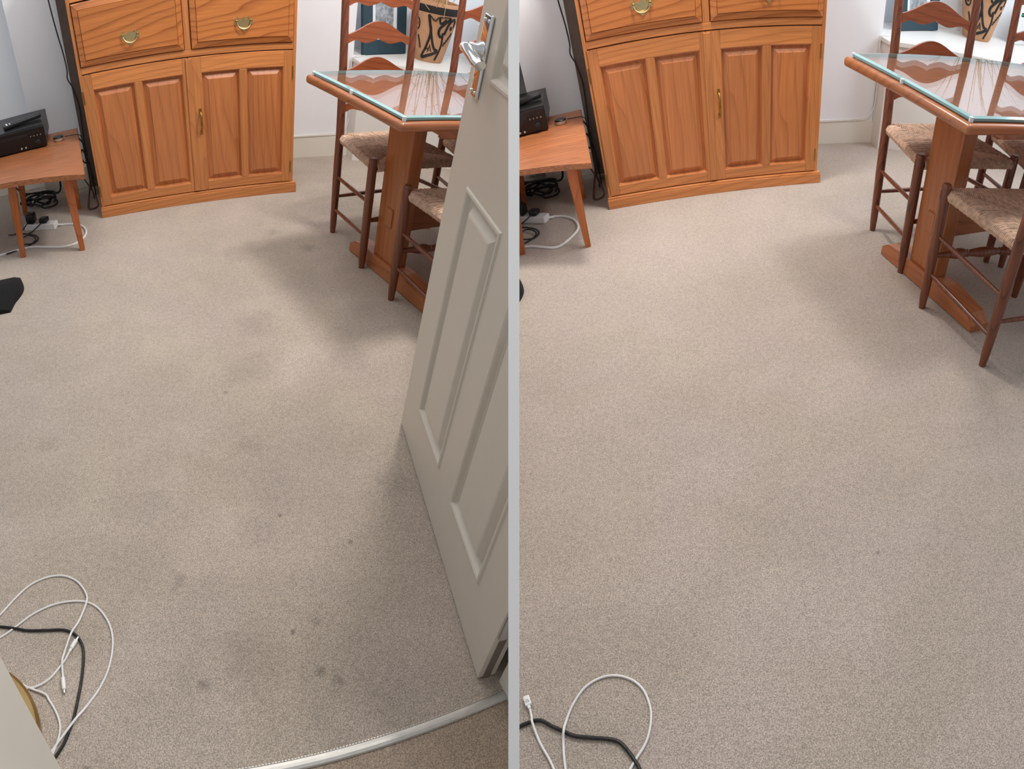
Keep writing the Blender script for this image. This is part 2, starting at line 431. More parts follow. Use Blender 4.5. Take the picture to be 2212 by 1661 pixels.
# ------------------------------------------------------------------ cabinet
def build_cabinet(k):
    global CUR
    CUR = k
    lab = ('tall orange pine cabinet with two brass drawer pulls in view, left half' if k == 'L'
           else 'tall orange pine cabinet with drawers cut off above, right half')
    c = thing('pine_cabinet', lab, 'cabinet', (0.01, 0, 0))
    bm = BM(); box(bm, 0, 1.06, 0, 0.47, 0, 0.046, 0.002); box(bm, 0.002, 1.058, 0.003, 0.47, 0.044, 0.056, 0.004)
    obj('plinth', bm, pine_x, c)
    for x0, x1 in ((0.008, 0.024), (1.026, 1.042)):
        bxo('side_panel', pine_z, c, x0, x1, 0.012, 0.47, 0.056, 1.25)
    bxo('carcass_back', dark_panel, c, 0.03, 1.02, 0.06, 0.47, 0.058, 1.24)
    bxo('dark_strip', dark_panel, c, -0.046, 0.03, 0.36, 0.475, 0.05, 1.25, label='dark grey strip showing past the left side')  # narrow dark grey upright strip past the left edge of the carcass
    bxo('rail', pine_x, c, 0.024, 1.026, 0.012, 0.06, 0.694, 0.722)
    bxo('divider', pine_z, c, 0.508, 0.538, 0.012, 0.06, 0.722, 0.98)
    bxo('rail', pine_x, c, 0.024, 1.026, 0.012, 0.06, 0.98, 1.02)
    for x0, x1 in ((0.024, 0.517), (0.529, 1.026)):
        bxo('rail', pine_x, c, x0, x1, 0.012, 0.06, 1.20, 1.25)
    # doors
    z0, z1 = 0.060, 0.690
    def door(x0, x1, st_l, st_r, pulls):
        d = bpy.data.objects.new('door', None); link(d, c); d.location = (x0, 0.012, z0); d.empty_display_size = 0.05
        W, H, T = x1 - x0, z1 - z0, 0.022
        rb, rt = 0.045, 0.068
        for a, b in ((0, st_l), (W - st_r, W)):
            bxo('stile', pine_z, d, a, b, 0, T, 0, H, 0.0015)
        bxo('rail', pine_x, d, st_l, W - st_r, 0, T, 0, rb, 0.0015)
        bxo('rail', pine_x, d, st_l, W - st_r, 0, T, H - rt, H, 0.0015)
        cx = (st_l + W - st_r) / 2
        bxo('mullion', pine_z, d, cx - 0.0165, cx + 0.0165, 0, T, rb, H - rt, 0.003)
        for a, b in ((st_l, cx - 0.0165), (cx + 0.0165, W - st_r)):
            bm = BM()
            raised(bm, (0, 0, 0), (1, 0, 0), (0, 0, 1), (0, -1, 0), a - 0.001, b + 0.001, rb - 0.001, H - rt + 0.001,
                   [(0, -0.001), (0.004, -0.003), (0.006, -0.009), (0.008, -0.017), (0.0115, -0.017), (0.033, -0.0055), (0.0335, -0.003), (0.037, -0.003)])
            obj('panel', bm, pine_panel, d)
        if pulls:
            # overlapping meeting strip and bow handle
            bm = BM(); box(bm, -0.013, 0.016, -0.007, 0.0, 0.003, H - 0.004, 0.002); obj('meeting_strip', bm, pine_z, d)
            h = bpy.data.objects.new('handle', None); link(h, d); h.location = (0.042, 0, 0.346); h['label'] = 'brass bow handle on the right door'; h.empty_display_size = 0.02
            bm = BM()
            for zz in (-0.050, 0.050):
                box(bm, -0.006, 0.006, -0.003, 0.0, zz - 0.010, zz + 0.010, 0.001)
            pts = spline([(0, -0.002, -0.046), (0, -0.012, -0.042), (0, -0.022, -0.022), (0, -0.024, 0), (0, -0.022, 0.022), (0, -0.012, 0.042), (0, -0.002, 0.046)], 4)
            tube(bm, pts, [0.0034 + 0.0016 * math.sin(PI * i / (len(pts) - 1)) for i in range(len(pts))], 10)
            obj('handle_bow', bm, brass_d, d, True, label='brass bow handle').location = (0.042, 0, 0.346)
            bpy.data.objects.remove(h)
        hx = 0.0 if not pulls else W
        for zz in (0.08, H - 0.095):
            bm = BM(); tube(bm, [(hx, -0.002, zz - 0.028), (hx, -0.002, zz + 0.028)], 0.0028, 8); obj('hinge', bm, brass_d, d, True)
        return d
    door(0.014, 0.517, 0.05, 0.024 + 0.003, False)
    door(0.519, 1.026, 0.059, 0.044, True)
    # drawers
    for x0, x1 in ((0.026, 0.506), (0.540, 1.024)):
        d = bpy.data.objects.new('drawer', None); link(d, c); d.location = (x0, 0.012, 0.724); d.empty_display_size = 0.05
        W, H = x1 - x0, 0.252
        bm = BM()
        raised(bm, (0, 0, 0), (1, 0, 0), (0, 0, 1), (0, -1, 0), 0.001, W - 0.001, 0.001, H - 0.001,
               [(0, -0.02), (0, 0.006), (0.002, 0.008), (0.025, 0.0165), (0.0262, 0.0135), (0.0275, 0.0195), (0.029, 0.0195)])
        obj('drawer_front', bm, pine_bold, d)
        pull = bpy.data.objects.new('drawer_pull', None); link(pull, d); pull.location = (W / 2, -0.0195, 0.088); pull.empty_display_size = 0.02
        # swan-neck brass back plate cut as one outline
        half = [(0, 0.026), (0.006, 0.021), (0.009, 0.015), (0.013, 0.017), (0.0165, 0.012), (0.020, 0.0135), (0.024, 0.016), (0.021, 0.023), (0.026, 0.028), (0.031, 0.024),
                (0.030, 0.018), (0.036, 0.018), (0.042, 0.014), (0.044, 0.007), (0.041, 0.002), (0.043, -0.006), (0.038, -0.009), (0.035, -0.004), (0.030, -0.001),
                (0.024, -0.004), (0.018, -0.014), (0.012, -0.022), (0.006, -0.030), (0, -0.036)]
        out = [(x, z) for x, z in half] + [(-x, z) for x, z in half[-2:0:-1]]
        bm = BM()
        f = [bm.verts.new((x, -0.0025, z)) for x, z in out]; g = [bm.verts.new((x, 0.0, z)) for x, z in out]
        bm.faces.new(f); n = len(out)
        for i in range(n): bm.faces.new((f[i], f[(i + 1) % n], g[(i + 1) % n], g[i]))
        # sub-parts hang on the drawer (thing > part > sub-part)
        o = obj('back_plate', bm, brass, d, False, label='pale brass swan-neck back plate'); o.location = pull.location
        for sx in (-1, 1):
            bm = BM()
            r = bmesh.ops.create_uvsphere(bm, u_segments=12, v_segments=8, radius=0.0055)
            bmesh.ops.translate(bm, vec=(sx * 0.0335, -0.007, 0.009), verts=r['verts'])
            o = obj('bail_post', bm, brass_d, d, True); o.location = pull.location
        bm = BM()
        tube(bm, spline([(-0.0335, -0.009, 0.008), (-0.031, -0.011, -0.002), (-0.024, -0.013, -0.013), (-0.012, -0.014, -0.020), (0, -0.014, -0.0215), (0.012, -0.014, -0.020), (0.024, -0.013, -0.013), (0.031, -0.011, -0.002), (0.0335, -0.009, 0.008)], 4), 0.0026, 8)
        o = obj('bail_handle', bm, brass, d, True); o.location = pull.location
        bpy.data.objects.remove(pull)
    return c

# ------------------------------------------------------------------ ladderback chair
def make_chair(label, group):
    c = thing('ladderback_chair', label, 'chair', (0, 0, 0), 0, group)
    fr = [(sx * 0.215, 0.18) for sx in (-1, 1)]
    bk = [(sx * 0.165, -0.18) for sx in (-1, 1)]
    for x, y in fr:
        bm = BM()
        lathe(bm, [(0.0125, 0.0), (0.0165, 0.06), (0.018, 0.14), (0.019, 0.30), (0.0185, 0.42), (0.0178, 0.455), (0.0165, 0.458), (0.0178, 0.462), (0.017, 0.472), (0.012, 0.477)], 14, (x, y, 0))
        obj('leg', bm, chair_w, c, True)
    for x, y in bk:
        bm = BM()
        pts = [(x, y, 0), (x, y, 0.06), (x, y, 0.25), (x, y, 0.47), (x * 1.005, y - 0.008, 0.62), (x * 1.01, y - 0.02, 0.80), (x * 1.015, y - 0.036, 1.00), (x * 1.015, y - 0.042, 1.06)]
        tube(bm, pts, [0.0125, 0.016, 0.0185, 0.0185, 0.0175, 0.0165, 0.015, 0.011], 14)
        obj('leg', bm, chair_w, c, True)
    def rung(name, a, b, r=0.009, prof=None):
        bm = BM(); a, b = Vector(a), Vector(b)
        if prof is None: prof = [(0, 0.7), (0.15, 0.9), (0.5, 1.05), (0.85, 0.9), (1, 0.7)]
        tube(bm, [a.lerp(b, t) for t, _ in prof], [r * q for _, q in prof], 10)
        obj(name, bm, chair_w, c, True)
    for (fx, fy), (bx, by) in zip(fr, bk):
        rung('rung', (fx, fy, 0.296), (bx, by, 0.272)); rung('rung', (fx, fy, 0.15), (bx, by, 0.118))
    rung('rung', (bk[0][0], bk[0][1], 0.178), (bk[1][0], bk[1][1], 0.178))
    rung('front_stretcher', (fr[0][0], fr[0][1], 0.218), (fr[1][0], fr[1][1], 0.218), 0.012,
         [(0, .75), (.08, .8), (.14, 1.0), (.20, 1.5), (.26, 1.65), (.30, 1.35), (.325, .95), (.335, 1.25), (.345, .95), (.40, 1.25), (.46, 1.55), (.5, 1.6),
          (.54, 1.55), (.60, 1.25), (.655, .95), (.665, 1.25), (.675, .95), (.70, 1.35), (.74, 1.65), (.80, 1.5), (.86, 1.0), (.92, .8), (1, .75)])
    # wavy slats, bowed back a little
    for zc in (0.505 + 0.062, 0.505 + 0.191, 0.505 + 0.320, 0.505 + 0.449):
        bm = BM()
        n = 28; top, bot, topb, botb = [], [], [], []
        for i in range(n + 1):
            t = -1 + 2 * i / n; a = abs(t)
            x = t * 0.163 * (1.005 + 0.012 * (zc - 0.5) / 0.5)
            y = -0.18 - max(0, (zc - 0.47)) * 0.065 - 0.010 * (1 - t * t)
            h = 0.5 + 0.5 * math.cos(PI * min(1, a / 0.92))
            zt = zc + 0.012 + 0.047 * h ** 0.9 - 0.003 * max(0, a - 0.8) / 0.2
            b_ = 0.5 + 0.5 * math.cos(PI * min(1, abs(a - 0.36) / 0.34)) if a < 0.70 else 0.0
            zb = zc - 0.024 + 0.014 * (0.5 - 0.5 * math.cos(PI * min(1, max(0, (0.98 - a) / 0.3)))) - 0.010 * b_ + 0.004 * math.exp(-(a / 0.05) ** 2) * 2
            for lst, z, yy in ((top, zt, y - 0.005), (bot, zb, y - 0.005), (topb, zt, y + 0.005), (botb, zb, y + 0.005)):
                lst.append(bm.verts.new((x, yy, z)))
        for i in range(n):
            for q in ((bot[i], bot[i + 1], top[i + 1], top[i]), (topb[i], topb[i + 1], botb[i + 1], botb[i]),
                      (top[i], top[i + 1], topb[i + 1], topb[i]), (botb[i], botb[i + 1], bot[i + 1], bot[i])):
                bm.faces.new(q)
        for i in (0, n): bm.faces.new((bot[i], top[i], topb[i], botb[i]))
        obj('back_slat', bm, slat_w, c, True)
    # woven rush seat: every cord a tube from the rail to the seam
    bm = BM()
    q = [Vector((-0.205, 0.185, 0)), Vector((0.205, 0.185, 0)), Vector((0.157, -0.178, 0)), Vector((-0.157, -0.178, 0))]
    C0 = Vector((0, 0.008, 0))
    prism(bm, [(p.x * 0.97, p.y * 0.97) for p in q], 0.428, 0.444)
    rnd = random.Random(3)
    for i in range(4):
        P, Q = q[i], q[(i + 1) % 4]
        L = (Q - P).length; n = int(L / 0.0062)
        out = Vector(((Q - P).y, -(Q - P).x, 0)).normalized()
        if out.dot(P + Q) < 0: out = -out
        for j in range(1, n):
            t = j / n
            B = P.lerp(Q, t); E = P.lerp(C0, 2 * t) if t < 0.5 else Q.lerp(C0, 2 * (1 - t))
            dz = rnd.uniform(-0.0012, 0.0012)
            d = (E - B).length
            pts = [B - out * 0.012 + Vector((0, 0, 0.424)), B + out * 0.010 + Vector((0, 0, 0.428 + dz)), B + out * 0.0145 + Vector((0, 0, 0.441)),
                   B + out * 0.006 + Vector((0, 0, 0.455 + dz)), B - out * 0.012 + Vector((0, 0, 0.4585 + dz)) if d > 0.02 else B.lerp(E, 0.5) + Vector((0, 0, 0.4575)),
                   B.lerp(E, 0.6) + Vector((0, 0, 0.4595 + dz)), E + Vector((0, 0, 0.4465))]
            tube(bm, pts, 0.0034, 5, cap=False)
    obj('rush_seat', bm, rush, c, True, label='woven rush seat of pale brown cord')
    return c

# ------------------------------------------------------------------ trestle table with glass
def build_table(k, corner, rot, LY, fx, dy):
    global CUR
    CUR = k
    side = 'left' if k == 'L' else 'right'
    t = thing('trestle_table', 'wooden trestle dining table under a glass sheet, %s half' % side, 'table', (corner[0], corner[1], 0), rot)
    LX, ZT = 1.45, 0.731
    bm = BM(); box(bm, 0, LX, 0, LY, ZT - 0.030, ZT, 0.012, 4)
    obj('tabletop', bm, table_x, t, True)
    # the trestle near this end: foot, upright plank, cross bearer; beam and apron run along the table
    bm = BM()
    prof = [(0.024, 0.0), (0.022, 0.03), (0.060, 0.062), (0.22, 0.075), (0.50, 0.075), (0.585, 0.062), (0.622, 0.038), (0.625, 0.0), (0.575, 0.0), (0.56, 0.008), (0.10, 0.008), (0.085, 0.0)]
    fa = [bm.verts.new((fx - 0.042, y + dy, z)) for y, z in prof]; fb = [bm.verts.new((fx + 0.042, y + dy, z)) for y, z in prof]
    fs = [bm.faces.new(fa), bm.faces.new(fb[::-1])]
    for i in range(len(prof)):
        fs.append(bm.faces.new((fa[i], fa[(i + 1) % len(prof)], fb[(i + 1) % len(prof)], fb[i])))
    bmesh.ops.bevel(bm, geom=list({e for f in fs[:2] for e in f.edges}), offset=0.004, segments=2, affect='EDGES')
    obj('trestle_foot', bm, table_y, t)
    bm = BM(); box(bm, fx - 0.030, fx + 0.030, 0.285 + dy, 0.445 + dy, 0.074, ZT - 0.03, 0.005)
    obj('upright', bm, table_z, t)
    bm = BM(); box(bm, fx - 0.028, fx + 0.028, 0.12 + dy, 0.55 + dy, ZT - 0.075, ZT - 0.0305, 0.004)
    obj('cross_bearer', bm, table_y, t)
    bm = BM(); box(bm, fx + 0.03, LX - 0.2, 0.348 + dy, 0.382 + dy, 0.20, 0.33, 0.003)
    obj('stretcher_beam', bm, table_x, t)
    bm = BM(); box(bm, fx + 0.028, LX - 0.2, 0.200 + dy, 0.224 + dy, ZT - 0.105, ZT - 0.0305, 0.003)
    obj('apron', bm, table_x, t)
    bm = BM(); box(bm, fx - 0.036, fx - 0.02, 0.342 + dy, 0.388 + dy, 0.225, 0.305, 0.004)
    obj('through_tenon', bm, table_z, t)
    bm = BM(); prism(bm, [(fx + 0.028, 0.198 + dy), (fx + 0.13, 0.198 + dy), (fx + 0.13, 0.174 + dy), (fx + 0.028, 0.174 + dy)], ZT - 0.095, ZT - 0.0305, 0.003)
    obj('bracket', bm, table_x, t)
    # glass sheet, laid on clear pads: a thing of its own
    g = thing('glass_sheet', 'clear glass cover with greenish edges lying on the dining table, %s half' % side, 'glass sheet', (corner[0], corner[1], ZT + 0.003), rot)
    i, w, hh = 0.020, 0.014, 0.010
    bm = BM(); box(bm, i + w, LX - i - w, i + w, LY - i - w, 0.0005, hh)
    obj('pane', bm, glass, g)
    bm = BM()
    lv = []
    for ins, z in ((i + w, 0.0005), (i, 0.0005), (i, hh - 0.0025), (i + w, hh)):
        lv.append([bm.verts.new(p) for p in ((ins, ins, z), (LX - ins, ins, z), (LX - ins, LY - ins, z), (ins, LY - ins, z))])
    for a, b in zip(lv, lv[1:] + lv[:1]):
        for n in range(4): bm.faces.new((a[n], a[(n + 1) % 4], b[(n + 1) % 4], b[n]))
    obj('bevelled_edge', bm, glass_edge, g, label='greenish bevelled glass edge')
    for x, y in ((i + 0.004, i + 0.004), (i + 0.004, LY - i - 0.004), (i - 0.002, LY * 0.52)):
        bm = BM(); lathe(bm, [(0.0065, -0.0028), (0.007, 0.002), (0.006, hh + 0.0005), (0.002, hh + 0.0015)], 14, (x, y, 0))
        obj('corner_pad', bm, clear_pad, g, True)
    return t

# ------------------------------------------------------------------ side table and what stands on and under it
def build_side_table(k):
    global CUR
    CUR = k
    side = 'left' if k == 'L' else 'right'
    t = thing('side_table', 'low teak side table with splayed legs beside the cabinet, %s half' % side, 'table', (-0.02, -0.075, 0))
    bm = BM()
    front = [(0.002, -0.385), (-0.10, -0.345), (-0.20, -0.312), (-0.32, -0.278), (-0.50, -0.25), (-0.80, -0.25)]
    prism(bm, front + [(-0.80, 0.385), (-0.025, 0.385)], 0.374, 0.398, 0.004)
    obj('table_top', bm, stand_w, t)
    for (x0, y0), (x1, y1) in (((-0.083, -0.265), (-0.088, -0.262)), ((-0.095, 0.28), (-0.09, 0.23)), ((-0.385, -0.21), (-0.345, -0.22)), ((-0.41, 0.36), (-0.36, 0.28))):
        bm = BM()
        lo = [bm.verts.new((x0 + a * 0.012, y0 + b * 0.012, 0)) for a, b in ((-1, -1), (1, -1), (1, 1), (-1, 1))]
        md = [bm.verts.new((x0 + (x1 - x0) * .8 + a * 0.020, y0 + (y1 - y0) * .8 + b * 0.020, 0.31)) for a, b in ((-1, -1), (1, -1), (1, 1), (-1, 1))]
        hi = [bm.verts.new((x1 + a * 0.017, y1 + b * 0.017, 0.376)) for a, b in ((-1, -1), (1, -1), (1, 1), (-1, 1))]
        for a, b in ((lo, md), (md, hi)):
            for n in range(4): bm.faces.new((a[n], a[(n + 1) % 4], b[(n + 1) % 4], b[n]))
        bm.faces.new(lo[::-1]); bm.faces.new(hi)
        bmesh.ops.bevel(bm, geom=[e for e in bm.edges if abs(e.verts[0].co.z - e.verts[1].co.z) > 0.05], offset=0.003, segments=2, affect='EDGES')
        obj('leg', bm, stand_z, t)
    # hi-fi
    s = thing('hifi_unit', 'black hi-fi unit with knob and buttons on the side table, %s half' % side, 'stereo', (-0.20, 0.088, 0.398))
    W, D, H = 0.42, 0.33, 0.108
    bm = BM(); box(bm, -W, 0, 0.006, D, 0.010, H, 0.003); obj('case', bm, black_pl, s)
    bm = BM(); box(bm, -W - 0.002, 0.002, -0.008, 0.007, 0.006, H - 0.004, 0.004); obj('front_panel', bm, black_gl, s)
    bm = BM(); box(bm, -0.26, -0.085, -0.0095, -0.006, 0.068, 0.083, 0.001); obj('disc_tray', bm, black_pl, s)
    bm = BM(); box(bm, -0.26, -0.085, -0.0088, -0.006, 0.038, 0.060, 0.001); obj('display', bm, black_gl, s)
    def knob(name, x, z, r, dep, mat):
        bm = BM(); lathe(bm, [(r * 1.05, 0), (r, dep * 0.2), (r * 0.95, dep * 0.9), (r * 0.8, dep)], 18)
        bmesh.ops.rotate(bm, cent=(0, 0, 0), matrix=Matrix.Rotation(PI / 2, 3, 'X'), verts=bm.verts)
        bmesh.ops.translate(bm, vec=(x, -0.008, z), verts=bm.verts)
        obj(name, bm, mat, s, True)
    knob('volume_knob', -0.040, 0.034, 0.0155, 0.014, black_pl)
    for x in (-0.072, -0.050, -0.028): knob('button', x, 0.082, 0.005, 0.005, black_pl)
    for x in (-0.072, -0.055, -0.038, -0.021): knob('button', x, 0.066, 0.003, 0.004, grey_print)
    for x in (-0.130, -0.108): knob('socket', x, 0.018, 0.0045, 0.005, silver)
    for x, y in ((-0.03, 0.03), (-W + 0.03, 0.03), (-0.03, D - 0.03), (-W + 0.03, D - 0.03)):
        bm = BM(); lathe(bm, [(0.012, 0), (0.012, 0.010)], 12, (x, y, 0)); obj('foot', bm, black_rub, s, True)
    # remote control on top of the hi-fi
    r = thing('remote_control', 'black remote control with white buttons on the hi-fi, %s half' % side, 'remote', (-0.245, 0.215, 0.506), R_(16))
    bm = BM(); box(bm, -0.17, 0.03, -0.026, 0.026, 0, 0.020, 0.006, 3)
    for v in bm.verts:
        if v.co.x > 0.02: v.co.z += 0.008
    obj('body', bm, black_pl, r, True)
    for a in range(9):
        for b in range(4):
            if (a + b) % 5 == 4: continue
            bm = BM(); box(bm, -0.155 + a * 0.016, -0.147 + a * 0.016, -0.0205 + b * 0.0115, -0.0135 + b * 0.0115, 0.0195, 0.0215, 0.0008, 1)
            obj('button', bm, white_pl, r)
    # puck speaker
    p = thing('smart_puck', 'small round grey puck with black top on the side table, %s half' % side, 'speaker', (-0.142, 0.142, 0.398))
    bm = BM(); lathe(bm, [(0.022, 0), (0.0265, 0.002), (0.0275, 0.012), (0.027, 0.016)], 28); obj('body', bm, puck_m, p, True)
    bm = BM(); lathe(bm, [(0.0272, 0.0155), (0.0272, 0.019), (0.025, 0.0212), (0.010, 0.0218)], 28); obj('top_cover', bm, black_pl, p, True)
    bm = BM()
    tube(bm, spline([(-0.112, 0.165, 0.406), (-0.085, 0.166, 0.404), (-0.055, 0.160, 0.405), (-0.035, 0.150, 0.402), (-0.026, 0.142, 0.385), (-0.024, 0.14, 0.31), (-0.022, 0.16, 0.20), (-0.026, 0.22, 0.10), (-0.02, 0.26, 0.02), (-0.03, 0.33, 0.006)], 6), 0.0022, 8)
    o = obj('puck_cable', bm, black_rub, None, True); tag(o, 'thin black lead running from the puck down behind the table, %s half' % side, 'cable')
    # power strip and plugs
    ps = thing('power_strip', 'white power strip on the carpet under the side table, %s half' % side, 'power strip', (-0.30, 0.018, 0) if k == 'L' else (-0.355, 0.042, 0), R_(-22) if k == 'L' else R_(-30))
    bm = BM(); box(bm, -0.115, 0.068, -0.026, 0.026, 0, 0.034, 0.004, 3); obj('housing', bm, white_pl, ps)
    for x in (-0.09, -0.035, 0.02):
        bm = BM(); box(bm, x - 0.018, x + 0.018, -0.019, 0.019, 0.0335, 0.0352, 0.001); obj('socket', bm, white_pl, ps)
    m = Matrix.Translation(ps.location) @ Matrix.Rotation(ps.rotation_euler.z, 4, 'Z')
    for i, (x, nm, lab, d) in enumerate(((-0.075, 'black_adaptor', 'tall black plug adaptor in the white power strip, %s half' % side, (0.045, 0.05, 0.055)), (0.0, 'black_plug', 'low black plug beside the tall adaptor on the power strip, %s half' % side, (0.046, 0.044, 0.026)))):
        l = m @ Vector((x, 0, 0.036))
        q = thing(nm, lab, 'plug', l, ps.rotation_euler.z)
        bm = BM(); box(bm, -d[0] / 2, d[0] / 2, -d[1] / 2, d[1] / 2, 0, d[2], 0.007, 3); obj('plug_body', bm, black_pl, q, True)
        bm = BM(); tube(bm, spline([(0, -d[1] / 2 + 0.002, d[2] * 0.4), (-0.004, -d[1] / 2 - 0.02, d[2] * 0.3), (-0.03, -d[1] / 2 - 0.04, -0.01), (-0.07, -d[1] / 2 - 0.045, -0.031), (-0.12, -d[1] / 2 - 0.05, -0.031)], 5), 0.003, 8); obj('lead', bm, black_rub, q, True)
    if k == 'L':
        wp = [(-0.245, 0.003, .016), (-0.215, 0.004, .008), (-0.194, 0.006, .005), (-0.143, -0.019, .005), (-0.099, -0.065, .005), (-0.081, -0.133, .005), (-0.089, -0.199, .005), (-0.125, -0.255, .005), (-0.168, -0.274, .005), (-0.215, -0.269, .005), (-0.287, -0.236, .005), (-0.362, -0.201, .005), (-0.423, -0.2, .005), (-0.60, -0.23, .005)]
    else:
        wp = [(-0.299, 0.014, .016), (-0.275, 0.03, .008), (-0.257, 0.038, .005), (-0.21, 0.015, .005), (-0.168, -0.037, .005), (-0.146, -0.11, .005), (-0.149, -0.169, .005), (-0.182, -0.237, .005), (-0.219, -0.286, .005), (-0.251, -0.3, .005), (-0.294, -0.281, .005), (-0.349, -0.247, .005), (-0.392, -0.233, .005), (-0.60, -0.2, .005)]
    bm = BM(); tube(bm, spline(wp, 6), 0.0058, 8)
    tag(obj('white_mains_cable', bm, white_cab, None, True), 'thick white mains cable looping round the side table leg, %s half' % side, 'cable')
    # heap of black cable under the table
    bm = BM(); rr = random.Random(11)
    pts = []
    for i in range(46):
        a = i * 0.62
        pts.append((-0.345 + (0.085 + 0.03 * math.sin(i * 1.7)) * math.cos(a), 0.36 + (0.055 + 0.025 * math.cos(i * 1.3)) * math.sin(a) + 0.05 * math.sin(i * 0.37), 0.008 + 0.05 * abs(math.sin(i * 0.53))))
    tube(bm, spline(pts, 4), 0.0052, 7)
    tag(obj('cable_heap', bm, black_rub, None, True), 'tangled heap of black cable on the carpet under the table, %s half' % side, 'cable')
    bm = BM(); tube(bm, spline([(-0.20, 0.40, 0.40 - 0.03), (-0.203, 0.41, 0.25), (-0.205, 0.42, 0.12), (-0.215, 0.425, 0.05), (-0.25, 0.43, 0.035), (-0.30, 0.42, 0.06), (-0.36, 0.40, 0.07), (-0.43, 0.39, 0.09), (-0.48, 0.40, 0.16), (-0.52, 0.42, 0.26)], 6), 0.0055, 8)
    tag(obj('black_mains_cable', bm, black_rub, None, True), 'black mains cable dropping behind the side table, %s half' % side, 'cable')
    bm = BM(); tube(bm, spline([(-0.47, 0.02, 0.005), (-0.40, -0.02, 0.005), (-0.35, -0.07, 0.006), (-0.335, -0.12, 0.006), (-0.36, -0.16, 0.006), (-0.41, -0.15, 0.008), (-0.43, -0.10, 0.010), (-0.40, -0.06, 0.012), (-0.36, -0.09, 0.012), (-0.35, -0.14, 0.008), (-0.40, -0.19, 0.005), (-0.50, -0.22, 0.005)], 6), 0.0034, 8)
    tag(obj('looped_black_lead', bm, black_rub, None, True), 'thin black lead in small loops by the front table leg, %s half' % side, 'cable')
    # cables hanging beside the cabinet
    bm = BM(); tube(bm, spline([(-0.075, 0.35, 1.15), (-0.066, 0.33, 0.98), (-0.056, 0.33, 0.85), (-0.046, 0.34, 0.76), (-0.042, 0.34, 0.68), (-0.048, 0.34, 0.635), (-0.030, 0.33, 0.59), (-0.014, 0.33, 0.50), (-0.018, 0.33, 0.40), (-0.024, 0.32, 0.30), (-0.03, 0.33, 0.20), (-0.014, 0.33, 0.10), (-0.012, 0.34, 0.008)], 6), 0.0034, 7)
    tag(obj('hanging_black_cable', bm, black_rub, None, True), 'black cable hanging down the left edge of the cabinet, %s half' % side, 'cable')
    bm = BM(); tube(bm, spline([(-0.055, 0.30, 0.36), (-0.03, 0.29, 0.32), (-0.018, 0.28, 0.27), (-0.034, 0.27, 0.22), (-0.05, 0.27, 0.25), (-0.04, 0.28, 0.29), (-0.02, 0.28, 0.23), (-0.01, 0.27, 0.16), (-0.004, 0.26, 0.12)], 6), 0.004, 7)
    tag(obj('knotted_black_lead', bm, black_rub, None, True), 'knotted black lead in the gap beside the cabinet, %s half' % side, 'cable')
    bm = BM()
    for o_ in (0.0, 0.006):
        tube(bm, spline([(-0.024 + o_, 0.30, 0.22), (-0.030 + o_, 0.27, 0.12), (-0.052 + o_, 0.22, 0.045), (-0.062 + o_, 0.17, 0.010), (-0.050, 0.145 + o_, 0.006), (-0.018, 0.155 + o_, 0.006), (-0.004, 0.21 + o_, 0.012), (-0.028, 0.28 + o_, 0.06), (-0.085, 0.34 + o_, 0.16), (-0.12, 0.38, 0.22)], 6), 0.0028, 7)
    tag(obj('brown_speaker_wire', bm, copper, None, True), 'brown twin speaker wire looped beside the cabinet plinth, %s half' % side, 'cable')
    # black cloth thing at the left edge
    bm = BM()
    n = 14; rows = []
    xl = -0.72
    for j in range(n + 1):
        s_ = j / n; yy = -0.535 - 0.285 * s_
        xr = -0.398 + 0.020 * math.sin(PI * min(1, s_ * 1.35)) - 0.055 * max(0, s_ - 0.35) ** 1.6
        hh = 0.022 + 0.028 * math.sin(PI * s_)
        rows.append([bm.verts.new((xr, yy, 0.0)), bm.verts.new((xr - 0.003, yy, hh * 0.6)), bm.verts.new((xr - 0.03, yy, hh)), bm.verts.new((xl, yy, hh)), bm.verts.new((xl, yy, 0.0))])
    for a, b in zip(rows, rows[1:]):
        for i in range(5): bm.faces.new((a[i], a[(i + 1) % 5], b[(i + 1) % 5], b[i]))
    bm.faces.new(rows[0]); bm.faces.new(rows[-1][::-1])
    tag(obj('floor_cushion', bm, black_cloth, None, True), 'rounded end of a black cloth cushion on the carpet, left edge of the %s half' % side, 'cushion')

